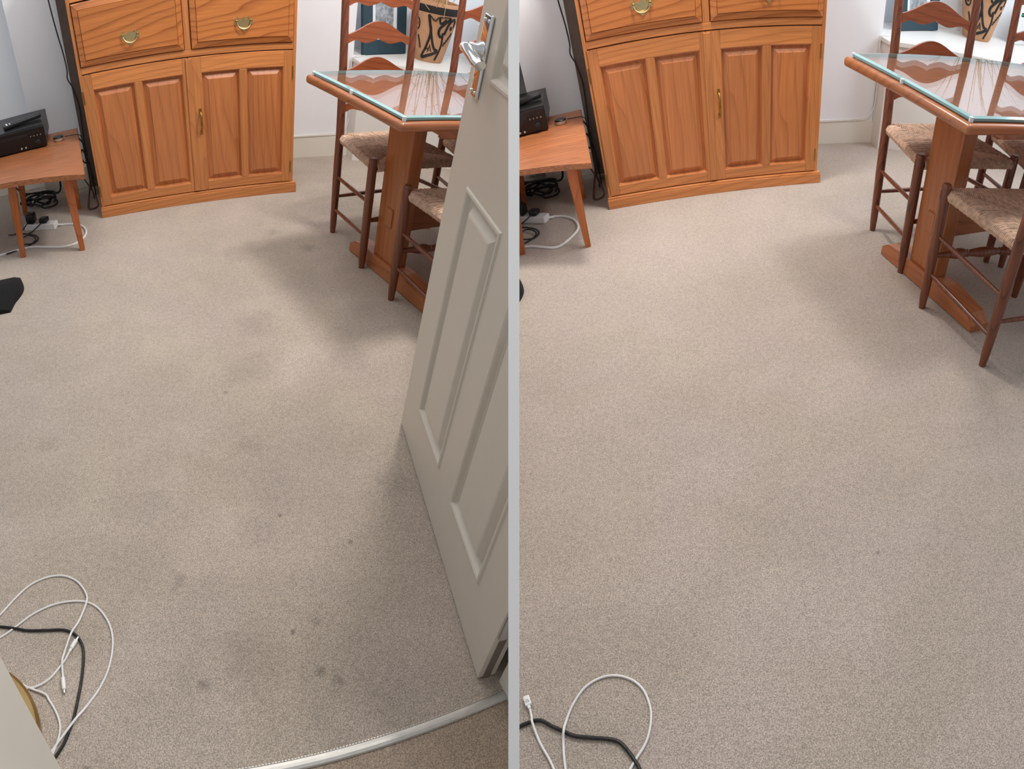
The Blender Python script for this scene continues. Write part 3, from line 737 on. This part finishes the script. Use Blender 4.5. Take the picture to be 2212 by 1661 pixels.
# ------------------------------------------------------------------ things on the boxed shelf
def build_shelf_items(k):
    global CUR
    CUR = k
    side = 'left' if k == 'L' else 'right'
    fp, fr, pp, rp = (((1.66, 0.60, 0.562), R_(19), (2.10, 0.60, 0.562), (2.44, 0.58, 0.562)) if k == 'L'
                      else ((1.74, 0.70, 0.562), R_(22), (2.33, 0.80, 0.562), (2.62, 0.80, 0.562)))
    f = thing('picture_frame', 'dark teal picture frame with white mount leaning on the shelf, %s half' % side, 'picture frame', fp, fr)
    W, H = 0.36, 0.36
    tilt = Matrix.Translation((0, 0, 0.004)) @ Matrix.Rotation(R_(-9), 4, 'X')
    def put(o): o.matrix_local = tilt
    fw = 0.076
    for nm, a in (('frame_rail', (0, W, 0, fw)), ('frame_rail', (0, W, H - fw, H)), ('frame_stile', (0, fw, fw, H - fw)), ('frame_stile', (W - fw, W, fw, H - fw))):
        put(bxo(nm, teal, f, a[0], a[1], 0, 0.022, a[2], a[3], 0.002))
    put(bxo('mount', mat_w, f, fw - 0.002, W - fw + 0.002, 0.010, 0.018, fw - 0.002, H - fw + 0.002, 0))
    put(bxo('photo', photo_g, f, fw + 0.03, W - fw - 0.03, 0.0085, 0.0105, fw + 0.012, H - fw - 0.012, 0))
    # painted pot
    p = thing('painted_pot', 'buff clay pot painted with bold black curling lines on the shelf, %s half' % side, 'pot', pp)
    prof = [(0.082, 0.0), (0.09, 0.012), (0.105, 0.08), (0.122, 0.16), (0.136, 0.23), (0.142, 0.262), (0.142, 0.30), (0.136, 0.32), (0.128, 0.318), (0.124, 0.30), (0.10, 0.12), (0.07, 0.03)]
    bm = BM(); lathe(bm, prof, 40); obj('pot_body', bm, terra, p, True)
    def rad(z):
        for (r0, z0), (r1, z1) in zip(prof, prof[1:7]):
            if z0 <= z <= z1: return r0 + (r1 - r0) * (z - z0) / max(1e-6, z1 - z0)
        return 0.142
    bm = BM(); lathe(bm, [(0.1428, 0.264), (0.1432, 0.27), (0.1432, 0.296), (0.1425, 0.301)], 40, cap=False); obj('painted_band', bm, ink, p, True)
    def on(u, z, off=0.0005):   # u metres along the girth from the side that faces the room
        a = -PI / 2 - R_(26) + 1.15 * u / 0.125
        r = rad(z) + off
        return (r * math.cos(a), r * math.sin(a), z)
    strokes = [  # (points (u, z), width)
        ([(-0.10, .235), (-0.115, .215), (-0.108, .185), (-0.09, .178), (-0.078, .195), (-0.082, .225), (-0.10, .235)], .005),
        ([(-0.03, .255), (-0.022, .22), (-0.012, .17), (-0.03, .10), (-0.055, .05), (-0.02, .06), (0.02, .075), (0.045, .09)], .006),
        ([(-0.022, .22), (0.0, .14), (0.02, .10), (0.045, .09)], .005),
        ([(-0.03, .255), (0.0, .232), (0.02, .25), (0.075, .252), (0.05, .225), (0.03, .20), (0.028, .175), (0.042, .158), (0.055, .166), (0.05, .178)], .005),
        ([(0.02, .25), (0.03, .222), (0.055, .243)], .004),
        ([(0.055, .166), (0.062, .12), (0.056, .08), (0.04, .04)], .004),
        ([(0.062, .172), (0.075, .225), (0.10, .248), (0.118, .235), (0.118, .21)], .005),
        ([(-0.03, .10), (-0.01, .085), (0.0, .10)], .002), ([(-0.035, .085), (-0.01, .10)], .002), ([(-0.02, .075), (-0.008, .11)], .002),
        ([(0.005, .08), (-0.01, .115)], .002), ([(-0.085, .15), (-0.075, .12), (-0.07, .09)], .004),
    ] + [([(0.075 + 0.009 * i, .115 + 0.012 * i), (0.080 + 0.009 * i, .135 + 0.012 * i)], .003) for i in range(5)]
    bm = BM()
    for pts, w in strokes:
        sp_ = spline([(u, z, 0) for u, z in pts], 6)
        tube(bm, [on(v.x, v.y * 1.12 - 0.028) for v in sp_], w * 1.7, 6, flat=0.4)
    for u, z, r in ((-0.096, .203, .011), (0.098, .205, .013)):
        o0 = Vector(on(u, z * 1.12 - 0.028, 0.0)); rr = bmesh.ops.create_uvsphere(bm, u_segments=12, v_segments=8, radius=r)
        nrm = Vector((o0.x, o0.y, 0)).normalized()
        for v in rr['verts']:
            d = v.co.dot(nrm); v.co -= nrm * d * 0.9
        bmesh.ops.translate(bm, vec=o0 + nrm * 0.0005, verts=rr['verts'])
    obj('painted_lines', bm, ink, p, True, kind='stuff', label='bold black painted lines')
    # dry grasses standing in the pot (their stems show in the glass of the table)
    g = thing('dry_grass_bunch', 'bunch of dry grass in the painted pot, mirrored in the table glass, %s half' % side, 'dried plant', (pp[0], pp[1], pp[2] + 0.12))
    rr = random.Random(5 if k == 'L' else 9)
    bm = BM()
    for i in range(30):
        a = rr.uniform(0, 2 * PI); L_ = rr.uniform(0.35, 0.85); sp2 = rr.uniform(0.02, 0.42)
        q = [Vector((0.03 * math.cos(a), 0.03 * math.sin(a), 0))]
        bend = rr.uniform(-1.1, 1.1)
        for j in range(1, 8):
            t = j / 7; aa = a + bend * t
            e = 0.03 + sp2 * t ** 1.6
            q.append(Vector((e * math.cos(aa), e * math.sin(aa) * (0.35 if math.sin(aa) > 0 else 1.0), L_ * t - 0.30 * sp2 * t ** 3)))
        tube(bm, q, [0.0024, 0.0024, 0.0024, 0.0022, 0.002, 0.0018, 0.0014, 0.0008], 5)
        if i % 2 == 0:          # a snapped side blade
            b0 = q[rr.choice((3, 4, 5))]
            tip = b0 + Vector((rr.uniform(-0.2, 0.2), rr.uniform(-0.22, 0.02), rr.uniform(-0.12, 0.10)))
            tube(bm, [b0, b0.lerp(tip, 0.5) + Vector((0, 0, 0.03)), tip], [0.002, 0.0018, 0.0008], 5)
    obj('stems', bm, straw, g, True, kind='stuff')
    # white router
    r = thing('white_router', 'upright white router box with green lights on the shelf, %s half' % side, 'router', rp, R_(24))
    bm = BM(); box(bm, 0, 0.20, 0, 0.045, 0, 0.235, 0.006, 3); obj('casing', bm, white_pl, r, True)
    bm = BM(); box(bm, 0.02, 0.18, -0.0012, 0.003, 0.165, 0.187, 0.0005); obj('display_strip', bm, black_gl, r)
    for i in range(5):
        bm = BM(); box(bm, 0.03 + i * 0.028, 0.037 + i * 0.028, -0.002, 0.0, 0.173, 0.179); obj('indicator_light', bm, led, r)
    # cable clipped along the skirting and up the side of the shelf
    bm = BM()
    tube(bm, spline([(1.08, 0.532, 0.131), (1.30, 0.532, 0.133), (1.45, 0.532, 0.137), (1.535, 0.530, 0.150), (1.566, 0.528, 0.20), (1.570, 0.528, 0.30), (1.568, 0.528, 0.45), (1.558, 0.528, 0.53), (1.560, 0.53, 0.562), (1.575, 0.533, 0.571), (1.60, 0.54, 0.566), (1.66, 0.58, 0.5655)], 6), 0.0032, 7)
    tag(obj('clipped_white_cable', bm, white_cab, None, True), 'thin white cable clipped along the back skirting board, %s half' % side, 'cable')

# ------------------------------------------------------------------ left room: door, doorway, cables
def build_left_door():
    global CUR
    CUR = 'L'
    Hg = Vector((0.638, -2.606)); Lt = Vector((0.824, -1.851))
    d = (Lt - Hg).normalized(); n = Vector((-d.y, d.x))            # n: the face the camera sees (towards -x)
    W, H, T = 0.778, 1.96, 0.040
    ang = math.atan2(d.y, d.x)
    # local frame: x from hinge to latch, y = seen face outwards (+), z up
    root = bpy.data.objects.new('door_1', None); root.location = (Hg.x, Hg.y, 0.0); root.rotation_euler = (0, 0, ang)
    link(root); root['kind'] = 'structure'; root.empty_display_size = 0.1
    root['label'] = 'white panelled door standing open with chrome lever handle'
    pans = []
    for s0, s1 in ((0.112, 0.333), (0.433, 0.653)):
        for z0, z1 in ((0.170, 0.800), (1.000, 1.52), (1.62, 1.84)):
            pans.append((s0, s1, z0, z1))
    xs = [0, 0.112, 0.333, 0.433, 0.653, W]; zs = [0.006, 0.170, 0.800, 1.000, 1.52, 1.62, 1.84, H]
    bm = BM()
    for i in range(5):
        for j in range(7):
            hole = any(abs(xs[i] - p[0]) < 1e-6 and abs(zs[j] - p[2]) < 1e-6 for p in pans)
            y1 = 0.0 if not hole else -0.012
            box(bm, xs[i], xs[i + 1], -T, y1, zs[j], zs[j + 1])
    bmesh.ops.remove_doubles(bm, verts=bm.verts, dist=1e-5)
    dup = {}
    for f in list(bm.faces):
        dup.setdefault(tuple(round(v, 4) for v in f.calc_center_median()), []).append(f)
    bmesh.ops.delete(bm, geom=[f for fs in dup.values() if len(fs) > 1 for f in fs], context='FACES')
    obj('door_slab', bm, door_paint, root)
    for s0, s1, z0, z1 in pans:
        bm = BM()
        raised(bm, (0, 0, 0), (1, 0, 0), (0, 0, 1), (0, 1, 0), s0, s1, z0, z1,
               [(0, 0), (0.003, 0.004), (0.008, 0.0045), (0.012, 0.002), (0.017, -0.007), (0.024, -0.0115), (0.029, -0.0115), (0.043, 0.001), (0.047, 0.0025), (0.049, 0.0025)])
        obj('panel', bm, door_paint, root)
    # lever handle on its plate
    h = bpy.data.objects.new('handle', None); link(h, root); h.location = (W - 0.062, 0, 1.032); h['label'] = 'chrome lever handle on a back plate'; h.empty_display_size = 0.03
    bm = BM(); box(bm, -0.021, 0.021, 0, 0.008, -0.072, 0.075, 0.0035, 3); obj('back_plate', bm, chrome, h, True)
    bm = BM()
    for zz in (-0.062, 0.064):
        for xx in (-0.012, 0.012):
            r = bmesh.ops.create_uvsphere(bm, u_segments=10, v_segments=6, radius=0.0032); bmesh.ops.translate(bm, vec=(xx, 0.0085, zz), verts=r['verts'])
    obj('screws', bm, chrome, h, True)
    bm = BM(); tube(bm, [(0.0, 0.006, 0.012), (0.0, 0.012, 0.012), (0.0, 0.018, 0.012), (0.0, 0.036, 0.012)], [0.0165, 0.0165, 0.0115, 0.0115], 18)
    obj('lever_neck', bm, chrome, h, True)
    bm = BM()
    tube(bm, spline([(0.008, 0.038, 0.012), (-0.01, 0.041, 0.013), (-0.040, 0.043, 0.010), (-0.075, 0.041, 0.004), (-0.092, 0.037, 0.0)], 5), 0.0125, 14, flat=0.72)
    obj('lever', bm, chrome, h, True)
    # latch edge and hinge leaf
    bm = BM(); box(bm, -0.0015, 0.001, -0.028, -0.012, 0.0, H - 0.01); obj('edge_seal', bm, plain('brown_grey_seal', (112, 100, 90), 0.6), root)
    bm = BM(); tube(bm, [(-0.008, -0.032, 0.16), (-0.008, -0.032, 0.26)], 0.006, 12); box(bm, -0.006, -0.0012, -0.036, -0.006, 0.16, 0.26, 0.001); obj('hinge', bm, silver, root, True)
    # doorway: right and left posts and the metal strip between
    bm = BM(); prism(bm, [th(0.408, 0.03), th(0.445, 0.03), th(0.445, 0.055), th(0.60, 0.055), th(0.60, -0.16), th(0.408, -0.16)], -0.05, 2.0); structure('trim_1', bm, white_gloss)
    bm = BM(); prism(bm, [th(-0.449, 0.018), th(-0.449, -0.12), th(-0.72, -0.12), th(-0.72, 0.018)], -0.05, 2.0, 0.004); structure('trim_2', bm, white_gloss)
    t = thing('threshold_strip', 'silver metal threshold strip across the doorway carpet', 'threshold strip', (T0.x, T0.y, 0), math.atan2(TD.y, TD.x))
    bm = BM()
    prof = [(-0.0095, 0.0), (-0.0075, 0.0028), (-0.0025, 0.004), (0.0025, 0.004), (0.0075, 0.0028), (0.0095, 0.0)]
    a = [bm.verts.new((-0.448, y, z)) for y, z in prof]; b = [bm.verts.new((0.407, y, z)) for y, z in prof]
    for i in range(len(prof) - 1): bm.faces.new((a[i], a[i + 1], b[i + 1], b[i]))
    bm.faces.new(a[::-1]); bm.faces.new(b); bm.faces.new((a[0], b[0], b[-1], a[-1]))
    obj('strip', bm, silver, t)
    bm = BM()
    for i in range(140):      # serrated grip edge
        x = -0.443 + i * 0.00605
        box(bm, x, x + 0.004, 0.009, 0.0108, 0.0, 0.0018)
    obj('grip_teeth', bm, silver, t, kind='stuff')
    # gold lamp base half behind the left post
    g = thing('floor_lamp', 'round gold floor lamp base behind the white door post, bottom left', 'lamp', (-0.372, -2.500, 0))
    bm = BM(); lathe(bm, [(0.150, 0.0), (0.156, 0.004), (0.156, 0.016), (0.150, 0.022), (0.03, 0.026), (0.012, 0.034)], 56); obj('base', bm, gold, g, True)
    bm = BM(); tube(bm, [(0, 0, 0.026), (0, 0, 1.3)], 0.010, 14); obj('pole', bm, gold, g, True)

def cable(name, pts, r, mat, label, z=None):
    z = r if z is None else z
    bm = BM(); tube(bm, spline([(p[0], p[1], p[2] if len(p) > 2 else z) for p in pts], 6), r, 9)
    o = obj(name, bm, mat, None, True)
    return o

def plug_usb_c(o_name, label, pts_xy, r, tip, direction):
    pass

def floor_cables_left():
    global CUR
    CUR = 'L'
    A = [(-0.40, -2.30), (-0.328, -2.225), (-0.294, -2.185), (-0.26, -2.154), (-0.22, -2.138), (-0.18, -2.138), (-0.146, -2.157), (-0.125, -2.19, .005), (-0.122, -2.216, .0065), (-0.141, -2.259, .004), (-0.158, -2.29, .010), (-0.174, -2.329, .004), (-0.178, -2.349, .0065), (-0.176, -2.383)]
    t = thing('white_charging_cable', 'white charging cable curling to a metal-tipped plug, bottom left', 'cable')
    bm = BM(); tube(bm, spline([(p[0], p[1], p[2] if len(p) > 2 else .0026) for p in A], 6), .0024, 9); obj('lead', bm, white_cab, t, True)
    bm = BM(); tube(bm, [(-0.1762, -2.380, .005), (-0.1755, -2.386, .005), (-0.1738, -2.402, .005), (-0.1735, -2.405, .005)], [.0035, .0046, .0046, .0038], 12); obj('plug_grip', bm, white_pl, t, True)
    bm = BM(); tube(bm, [(-0.1735, -2.404, .005), (-0.1726, -2.412, .005)], .0031, 10, flat=0.6); obj('plug_tip', bm, chrome, t, True, label='bright metal plug tip')
    B = [(-0.40, -2.32), (-0.322, -2.281), (-0.288, -2.258), (-0.25, -2.231), (-0.206, -2.213), (-0.162, -2.208), (-0.122, -2.215, .002), (-0.093, -2.238), (-0.072, -2.279), (-0.068, -2.322), (-0.079, -2.37), (-0.1, -2.409), (-0.129, -2.442), (-0.150, -2.465, .008), (-0.180, -2.498, .006), (-0.20, -2.52), (-0.205, -2.532),
         (-0.200, -2.53), (-0.186, -2.502, .004), (-0.181, -2.475), (-0.188, -2.45), (-0.205, -2.422), (-0.215, -2.41, .0045), (-0.252, -2.394), (-0.279, -2.378), (-0.31, -2.35), (-0.40, -2.28)]
    bm = BM(); tube(bm, spline([(p[0], p[1], p[2] if len(p) > 2 else .0026) for p in B], 6), .0024, 9)
    tag(obj('long_white_cable', bm, white_cab, None, True), 'long white cable in the widest loop on the carpet, bottom left', 'cable')
    t = thing('short_white_cable', 'white cable with square-ended plug lying inside the loops, bottom left', 'cable')
    D = [(-0.1605, -2.3235, .004), (-0.169, -2.338, .003), (-0.176, -2.348, .0025), (-0.203, -2.378), (-0.226, -2.391), (-0.248, -2.396, .002), (-0.27, -2.394), (-0.296, -2.385)]
    bm = BM(); tube(bm, spline([(p[0], p[1], p[2] if len(p) > 2 else .0026) for p in D], 6), .0024, 9); obj('lead', bm, white_cab, t, True)
    bm = BM(); tube(bm, [(-0.1625, -2.327, .0045), (-0.1585, -2.3205, .0045), (-0.158, -2.3195, .0048), (-0.1475, -2.3035, .005)], [.0032, .0034, .0048, .0048], 12, flat=0.8); obj('plug_grip', bm, white_pl, t, True)
    bm = BM(); tube(bm, [(-0.1475, -2.3035, .005), (-0.143, -2.2965, .005)], .0028, 10, flat=0.6); obj('plug_tip', bm, chrome, t, True, label='bright metal plug tip')
    K = [(-0.45, -2.24), (-0.325, -2.256), (-0.288, -2.263), (-0.258, -2.27), (-0.215, -2.273), (-0.173, -2.277), (-0.147, -2.293), (-0.134, -2.317), (-0.132, -2.344), (-0.136, -2.382), (-0.143, -2.418), (-0.154, -2.461, .003), (-0.162, -2.481), (-0.174, -2.506), (-0.20, -2.54)]
    bm = BM(); tube(bm, spline([(p[0], p[1], p[2] if len(p) > 2 else .0034) for p in K], 6), .0031, 9)
    tag(obj('black_floor_cable', bm, black_rub, None, True), 'black cable bending round the white loops, bottom left', 'cable')

def floor_cables_right():
    global CUR
    CUR = 'R'
    t = thing('white_usb_cable', 'white cable with flat plug and one big loop, bottom of the right half', 'cable')
    W_ = [(-0.268, -2.2235, .0045), (-0.264, -2.238, .003), (-0.261, -2.249, .009), (-0.251, -2.273), (-0.24, -2.292), (-0.227, -2.311), (-0.211, -2.34), (-0.200, -2.352), (-0.196, -2.340), (-0.2, -2.313), (-0.202, -2.283, .003), (-0.200, -2.268, .010), (-0.197, -2.25, .003), (-0.184, -2.222), (-0.161, -2.194), (-0.13, -2.179), (-0.098, -2.178), (-0.067, -2.191), (-0.047, -2.213), (-0.038, -2.243), (-0.039, -2.267), (-0.047, -2.292), (-0.058, -2.309), (-0.073, -2.325), (-0.093, -2.35)]
    bm = BM(); tube(bm, spline([(p[0], p[1], p[2] if len(p) > 2 else .0026) for p in W_], 6), .0024, 9); obj('lead', bm, white_cab, t, True)
    d = Vector((-0.275 + 0.268, -2.205 + 2.2235)).normalized(); ang = math.atan2(d.y, d.x)
    M_ = Matrix.Translation((-0.2685, -2.2225, 0.002)) @ Matrix.Rotation(ang, 4, 'Z')
    bm = BM(); box(bm, 0.004, 0.0225, -0.0062, 0.0062, 0, 0.0072, 0.0015, 2); box(bm, -0.002, 0.005, -0.003, 0.003, 0.001, 0.006, 0.001, 2); o = obj('plug_grip', bm, white_pl, t); o.matrix_local = M_
    bm = BM()
    for off in (-0.0022, 0.0022):     # the small printed mark on the plug
        tube(bm, spline([(0.009, off + 0.0012, 0.0073), (0.009, off - 0.0012, 0.0073), (0.0105, off - 0.0012, 0.0073), (0.0105, off + 0.0012, 0.0073), (0.012, off + 0.0012, 0.0073), (0.012, off - 0.0012, 0.0073)], 4), 0.0003, 5)
    tube(bm, [(0.014, -0.003, 0.0073), (0.014, 0.003, 0.0073), (0.0155, 0.001, 0.0073)], 0.0003, 5)
    o = obj('printed_mark', bm, grey_print, t, label='small grey printed mark on the plug'); o.matrix_local = M_
    K = [(-0.345, -2.278), (-0.31, -2.263), (-0.286, -2.254), (-0.261, -2.246, .003), (-0.245, -2.246), (-0.225, -2.256), (-0.203, -2.266, .003), (-0.181, -2.276), (-0.147, -2.282), (-0.114, -2.288), (-0.097, -2.296), (-0.084, -2.311), (-0.075, -2.325), (-0.065, -2.347), (-0.06, -2.40)]
    bm = BM(); tube(bm, spline([(p[0], p[1], p[2] if len(p) > 2 else .0036) for p in K], 6), .0034, 9)
    tag(obj('black_floor_cable', bm, black_rub, None, True), 'black cable passing under the white loop, bottom of the right half', 'cable')

# ------------------------------------------------------------------ assemble
for k in 'LR':
    build_shell(k)
    build_cabinet(k)
build_table('L', (0.965, -1.32), R_(9), 0.64, 0.265, -0.055)
build_table('R', (0.960, -1.36), R_(9), 0.665, 0.255, -0.035)
G = 'rush-seated ladderback chairs'
CUR = 'L'
chair = make_chair('ladderback chair on the far side of the glass table, next to the cabinet, left half', G)
def place(o, x, y, rot):
    o.location = (x, y, 0); o.rotation_euler = (0, 0, R_(rot))
place(chair, 1.278, -0.682, 187.9)
def chair_at(k, x, y, rot, label):
    global CUR
    CUR = k
    c = copy_tree(chair); place(c, x, y, rot); c['label'] = label
    return c
chair_at('L', 1.765, -0.73, 181, 'ladderback chair partly behind the open door, second on the far table side, left half')
chair_at('L', 1.323, -1.345, 1, 'ladderback chair on the near table side, half hidden by the white door')
chair_at('R', 1.305, -0.708, 183, 'ladderback chair on the far side of the glass table, nearest the cabinet, right half')
chair_at('R', 1.79, -0.74, 181, 'ladderback chair of which one dark post shows at the right edge, right half')
chair_at('R', 1.285, -1.330, 0, 'ladderback chair on the near side of the table, nearest the viewer, right half')
for k in 'LR':
    build_side_table(k)
    build_shelf_items(k)
build_left_door()
floor_cables_left()
floor_cables_right()

# the thin white wall that parts the two rooms, standing end-on to the camera
CUR = None
bm = BM()
hw = 0.0089
def cyl_pt(x, r, v): # camera-height plane: r ahead, v up, measured along the tilted sight axis
    p = CW @ Vector((0, -v * r, r)); return Vector((MID + x, EYE.y + p.y, EYE.z + p.z))
rows = []
for x in (-hw, hw):
    rows.append([bm.verts.new(cyl_pt(x, r, v)) for r, v in ((0.94, -0.72), (4.6, -0.72), (4.6, 0.66), (0.94, 0.66))])
bm.faces.new(rows[0]); bm.faces.new(rows[1][::-1])
for i in range(4): bm.faces.new((rows[0][i], rows[0][(i + 1) % 4], rows[1][(i + 1) % 4], rows[1][i]))
w = obj('wall_middle', bm, part_white); w['kind'] = 'structure'
ROOM_OF.pop('wall_middle', None)

# stand everything in its room; end what runs into the parting wall at that wall
bpy.context.view_layer.update()
for n, k in ROOM_OF.items():
    if k is None or n not in bpy.data.objects: continue
    o = bpy.data.objects[n]
    o.matrix_world = ROOM[k] @ o.matrix_basis
bpy.context.view_layer.update()
def root_of(o):
    while o.parent: o = o.parent
    return o
done = {}
for o in list(S.objects):
    if o.type != 'MESH' or o.name == 'wall_middle': continue
    k = ROOM_OF.get(root_of(o).name)
    if k is None: continue
    sgn = -1 if k == 'L' else 1
    mw = o.matrix_world
    xs = [sgn * ((mw @ v.co).x - MID) for v in o.data.vertices]
    if min(xs) >= 0: continue
    if max(xs) <= 0.0005:
        bpy.data.objects.remove(o); continue
    me = o.data.copy(); o.data = me
    bm = bmesh.new(); bm.from_mesh(me)
    inv = mw.inverted()
    co = inv @ Vector((MID, 0, 0)); no = (mw.to_3x3().transposed() @ Vector((sgn, 0, 0))).normalized()
    r = bmesh.ops.bisect_plane(bm, geom=bm.verts[:] + bm.edges[:] + bm.faces[:], plane_co=co, plane_no=no, clear_inner=True)
    es = [e for e in r['geom_cut'] if isinstance(e, bmesh.types.BMEdge)]
    if es and len(es) < 400:
        try: bmesh.ops.holes_fill(bm, edges=es)
        except Exception: pass
    bm.to_mesh(me); bm.free()
for o in list(S.objects):       # things of which nothing is left on their side
    if o.type == 'EMPTY' and not any(c.type == 'MESH' for c in o.children_recursive):
        bpy.data.objects.remove(o)
